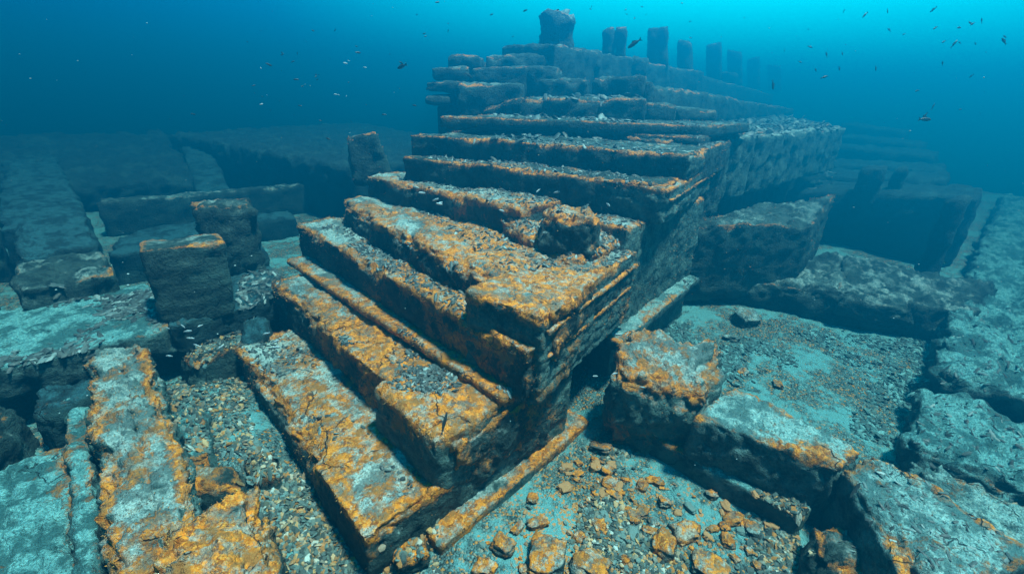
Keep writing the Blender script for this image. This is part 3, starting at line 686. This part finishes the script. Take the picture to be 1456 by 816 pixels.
# ------------------------------------------------------------------ algal turf standing on the arrises
def turf(name, objs, count, lo, hi, label, seed):
    rng = np.random.default_rng(seed); Ps = []; Ns = []; Ws = []
    for o in objs:
        me = o.data; n = len(me.vertices); co = np.empty(n*3, np.float32); me.vertices.foreach_get('co', co)
        nr = np.empty(n*3, np.float32); me.vertices.foreach_get('normal', nr); e = np.empty(n, np.float32); me.attributes['edge'].data.foreach_get('value', e)
        off = np.array(o.location)+(np.array(o.parent.location) if o.parent else 0)
        P = co.reshape(-1, 3)+off; N = nr.reshape(-1, 3)
        d = np.linalg.norm(P-CAM, axis=1)
        w = (e**1.5+.10)*(N[:, 2] > -.1)*sstep(-.25, .35, fbm(P*1.7, 3))*np.clip(d/4, .4, 2)
        k = w > .02; Ps.append(P[k]); Ns.append(N[k]); Ws.append(w[k])
    P = np.concatenate(Ps); N = np.concatenate(Ns); W = np.concatenate(Ws); W /= W.sum()
    ix = rng.choice(len(P), count, p=W); P = P[ix]+rng.normal(0, .008, (count, 3)); N = N[ix]
    h = rng.uniform(lo, hi, count)*(.6+.12*np.linalg.norm(P-CAM, axis=1)); wd = h*rng.uniform(.18, .34, count)
    dr = N+rng.normal(0, .45, (count, 3))+[0, 0, .3]; dr /= np.linalg.norm(dr, axis=1)[:, None]
    a = np.cross(dr, rng.normal(size=(count, 3))); a /= np.linalg.norm(a, axis=1)[:, None]; b = np.cross(dr, a)
    V = np.empty((count, 4, 3)); root = P-N*.006
    for i in range(3):
        t = 2.0944*i; V[:, i] = root+(a*math.cos(t)+b*math.sin(t))*wd[:, None]
    V[:, 3] = root+dr*h[:, None]
    base = np.arange(count)[:, None, None]*4; Q = (base+np.array([[0, 1, 3], [1, 2, 3], [2, 0, 3]])).reshape(-1, 3)
    T = np.repeat(rng.random(count), 4)
    return tag(link(name, mesh_np(name, V.reshape(-1, 3), Q, M_TURF, False, {'tint': T})), label, 'algae', kind='stuff')
M_TURF = chip_mat('ochre turf', [(.20, .06, .008), (.56, .17, .010), (.76, .27, .02), (.38, .15, .03), (.82, .40, .09)], .9)
tg = [o for o in bpy.data.objects if o.type == 'MESH' and 'edge' in o.data.attributes and o.data.materials[0] in (M_HEAVY, M_STEP, M_LOW, M_UP, M_FLANK)
      and np.linalg.norm(np.array(o.bound_box).mean(0)+np.array(o.location)+(np.array(o.parent.location) if o.parent else 0)-CAM) < 12.5]
turf('algal_turf', tg, 60000, .006, .019, 'short ochre turf fringing the edges of the stones', 51)
# specks adrift in the water
r3 = np.random.default_rng(52); SV = []; SQ = []
for i in range(230):
    v = R3 @ _d(r3.uniform(-60, 1516), r3.uniform(-40, 700)); v /= math.hypot(v[0], v[1]) if abs(v[2]) < .8 else 1
    t = r3.uniform(1.6, 8); p_ = CAM+v*t*(.5 if v[2] < -.3 else 1)
    if p_[2] < 2.3 and r3.random() < .7: continue
    SV.append(IV*r3.uniform(.0010, .0034)*(t/3)**.5*np.array([1, 1, .6])+p_); SQ.append(IF+12*(len(SV)-1))
M_SPECK = plain('pale drifting matter', (.16, .24, .24), .9)
tag(link('drifting_specks', mesh_np('drifting_specks', np.concatenate(SV), np.concatenate(SQ), M_SPECK, False)), 'pale specks drifting in the water', 'specks', kind='stuff')

# ------------------------------------------------------------------ cobbles one could pick up
def cobble_mesh(seed, flat, asp, sub=3):
    rng = np.random.default_rng(seed)
    n = 10; P, Q = lattice(n, n, n); p = P*2-1
    p = p/np.linalg.norm(p, axis=1)[:, None]**.55
    so = rng.uniform(0, 99, 3)
    p = p*(1+.30*fbm(p*.9+so, 2)+.10*fbm(p*3+so, 2))[:, None]*np.array([asp, 1, flat])*.5
    p[:, 2] -= p[:, 2].min()*.0
    me = mesh_np('cobble', p, Q, M_ROCK if seed % 3 else M_GRAVEL, True, {'tint': np.full(len(p), rng.random() if seed % 3 else rng.choice([.25, .45, .6]))})
    return me
CM = [cobble_mesh(300+i, random.uniform(.45, .75), random.uniform(1.1, 1.7)) for i in range(12)]
def cobble(x, y, s, rz, label, cat, group, zt=.5, mi=None, name='cobble'):
    loc, nr = drop(x, y, zt)
    if loc is None: return
    o = link(name, CM[mi if mi is not None else random.randrange(12)])
    o.location = (loc.x, loc.y, loc.z+s*.16); o.scale = (s, s, s); o.rotation_euler = (random.uniform(-.25, .25), random.uniform(-.25, .25), rz)
    tag(o, label, cat, group)
BIG = [((945, 768), .26, 'largest flat ochre cobble on the gravel, left of a leaning pair'), ((978, 750), .22, 'ochre cobble touching the largest flat one'), ((1012, 800), .24, 'upright pale ochre shard at the bottom edge of the gravel'),
       ((915, 722), .13, 'pinkish angular cobble above the largest ochre pair'), ((868, 680), .15, 'flat brown cobble near the dark strip by the moulding'), ((872, 697), .10, 'round brown cobble just below the flat brown one'),
       ((946, 708), .12, 'brown lump beside the fine gravel middle'), ((1012, 700), .12, 'single ochre cobble near the narrow kerb beam'), ((1044, 732), .16, 'brown slab shaped cobble right of the gravel patch'),
       ((1072, 748), .14, 'flat brown cobble farthest right on the gravel'), ((778, 790), .34, 'big ochre rock at the bottom edge below the steps'), ((840, 800), .30, 'broad orange rock lying right of the big ochre rock'),
       ((765, 738), .13, 'ochre cobble close to the foot moulding'), ((715, 770), .20, 'brown ochre rock left on the gravel'), ((800, 660), .08, 'small ochre stone at the upper tip of the gravel'),
       ((690, 800), .16, 'dull ochre rock near the front corner of the steps'), ((855, 632), .2, 'brown flat brick lying in the dark corner by the flank'), ((960, 600), .10, 'ochre stone on the court floor near the capital block'),
       ((1058, 525), .16, 'orange flat stone on the court floor'), ((1108, 540), .14, 'brown flat stone on the court floor right of the orange one'), ((1087, 572), .07, 'tiny orange stone on the court floor'), ((1060, 455), .5, 'dark flat stone in the shaded back of the court'), ((1040, 480), .2, 'smaller dark stone in the back of the court')]
for i, ((px, py), s, lab) in enumerate(BIG):
    q = at(px, py, .08); cobble(q[0], q[1], s, random.uniform(0, 3), lab, 'stone', None, mi=[1, 2, 4, 5, 7, 8, 10][i % 7])
r2 = np.random.default_rng(9)
n_c = 0
for x, y, zt in quad_pts([(640, 816), (1120, 850), (1120, 745), (830, 640)], 0, 210, r2, .4):
    cobble(x, y, .030+.11*r2.random()**3, r2.uniform(0, 6), 'small ochre cobble lying in the gravel before the steps', 'cobble', 'small cobbles strewn over the foreground gravel')

# ------------------------------------------------------------------ fish
def fish_mesh():
    nseg, nr = 12, 10; V = []; Q = []
    for i in range(nseg+1):
        t = i/nseg; x = .5-t
        h = .17*math.sin(math.pi*min(1, t*.92+.04))**.75*(1-.35*t)+.012; w_ = h*.42
        for j in range(nr):
            a = 2*math.pi*j/nr; V.append((x, w_*math.cos(a), h*math.sin(a)))
    for i in range(nseg):
        for j in range(nr):
            Q.append((i*nr+j, i*nr+(j+1) % nr, (i+1)*nr+(j+1) % nr, (i+1)*nr+j))
    return np.array(V), np.array(Q)
FV, FQ = fish_mesh()
FM = {k: mesh_np('fish', FV, FQ, m) for k, m in (('d', M_FISH), ('p', M_FISHP))}
def fin_mesh(pts):
    n = len(pts); V = [(x, .006, z) for x, z in pts]+[(x, -.006, z) for x, z in pts]
    me = bpy.data.meshes.new('fin'); fs = [tuple(range(n)), tuple(range(2*n-1, n-1, -1))]+[(i, (i+1) % n, n+(i+1) % n, n+i) for i in range(n)]
    me.from_pydata(V, [], fs); me.materials.append(M_FIN); me.update(); return me
TAIL = fin_mesh([(-.44, .03), (-.68, .17), (-.60, 0), (-.68, -.17), (-.44, -.03)]); DORS = fin_mesh([(.15, .13), (-.02, .25), (-.25, .16), (-.30, .08)])
def fish(px, py, dist, length, head, k='d', parts=True, label='', group=None, pitch=0):
    v = R3 @ _d(px, py); v = v/math.hypot(v[0], v[1])*dist
    o = link('fish', FM[k]); o.location = CAM+v; o.scale = (length,)*3; o.rotation_euler = (0, pitch, head)
    tag(o, label, 'fish', group)
    if parts:
        for nm, me in (('tail_fin', TAIL), ('dorsal_fin', DORS)):
            link(nm, me, o)
    return o
VR = math.atan2(*( (R3 @ np.array([1., 0, 0]))[[1, 0]] ))      # heading that lies across the view
fish(571, 95, 7.0, .16, VR+2.6, label='dark fish swimming left of the top of the monument', pitch=.3)
fish(901, 63, 7.0, .17, VR+2.9, label='dark fish passing right of the split headed pillar', pitch=.6)
fish(1316, 170, 7, .13, VR+.1, label='slender dark fish alone in the blue at right', pitch=0)
fish(667, 108, 9.0, .15, VR+.5, label='small dark fish before the left courses', pitch=.5)
fish(1099, 122, 9, .13, VR+.2, label='small fish near the end of the ridge', pitch=1.2)
fish(632, 600, 3.05, .17, VR+1.2, 'd', label='dark fish hovering over the broken corner of the second step', pitch=-1.0)
fish(1008, 516, 1, .01, 0) if False else None
fr_ = np.random.default_rng(44)
for i in range(34):
    px = fr_.uniform(1110, 1430); py = fr_.uniform(5, 250)*(.35+.65*fr_.random())
    fish(px, py, fr_.uniform(7, 12), fr_.uniform(.04, .085), VR+fr_.uniform(-.5, .5)+(math.pi if fr_.random() < .5 else 0), 'd', True, 'tiny dark fish of the loose shoal in open water at upper right', 'shoal at upper right', pitch=fr_.uniform(-1.3, 1.3))
for i in range(46):
    a = fr_.normal(0, 1, 2); px, py = 440+a[0]*75, 120+a[1]*45
    if not (10 < py < 240): continue
    fish(px, py, fr_.uniform(7, 11), fr_.uniform(.035, .085), fr_.uniform(0, 6.28), 'd' if fr_.random() < .6 else 'p', False, 'tiny fish of the scattered shoal in open water left of the monument', 'shoal left of the monument', pitch=fr_.uniform(-.5, .5))
for i in range(24):
    px, py = fr_.uniform(590, 1000), fr_.uniform(3, 60)
    if 760 < px < 960 and py > 30: continue
    fish(px, py, fr_.uniform(7, 11), fr_.uniform(.04, .08), fr_.uniform(0, 6.28), 'd', False, 'tiny fish over the top of the monument', 'shoal over the monument', pitch=fr_.uniform(-.5, .5))
# silver fish grazing over the treads
for (x0, y0, x1, y1, z, n, grp, lab) in [(580, 250, 900, 300, Z6, 22, 'silver fish over the sixth and seventh treads', 'small silver fish hovering over the upper treads'),
                                     (230, 440, 400, 530, 1.3, 12, 'silver fish by the upright blocks', 'small silver fish near the upright blocks at left'),
                                     (840, 360, 930, 560, .9, 7, 'silver fish in the dark under the flank', 'small silver fish in the dark by the monument flank')]:
    for i in range(n):
        px, py = fr_.uniform(x0, x1), fr_.uniform(y0, y1)
        q = at(px, py, z); d0 = np.hypot(*q)
        loc, nr = drop(q[0], q[1], 6.9)
        fish(px, py, d0*.93, fr_.uniform(.06, .11)*(.55+d0/12), VR+fr_.normal(0, .6)+(math.pi if fr_.random() < .5 else 0), 'p', False, lab, grp, pitch=fr_.uniform(-.4, .4))

for o in scene.objects:
    if o.parent is None and 'category' in o and 'kind' not in o: o['kind'] = 'thing'
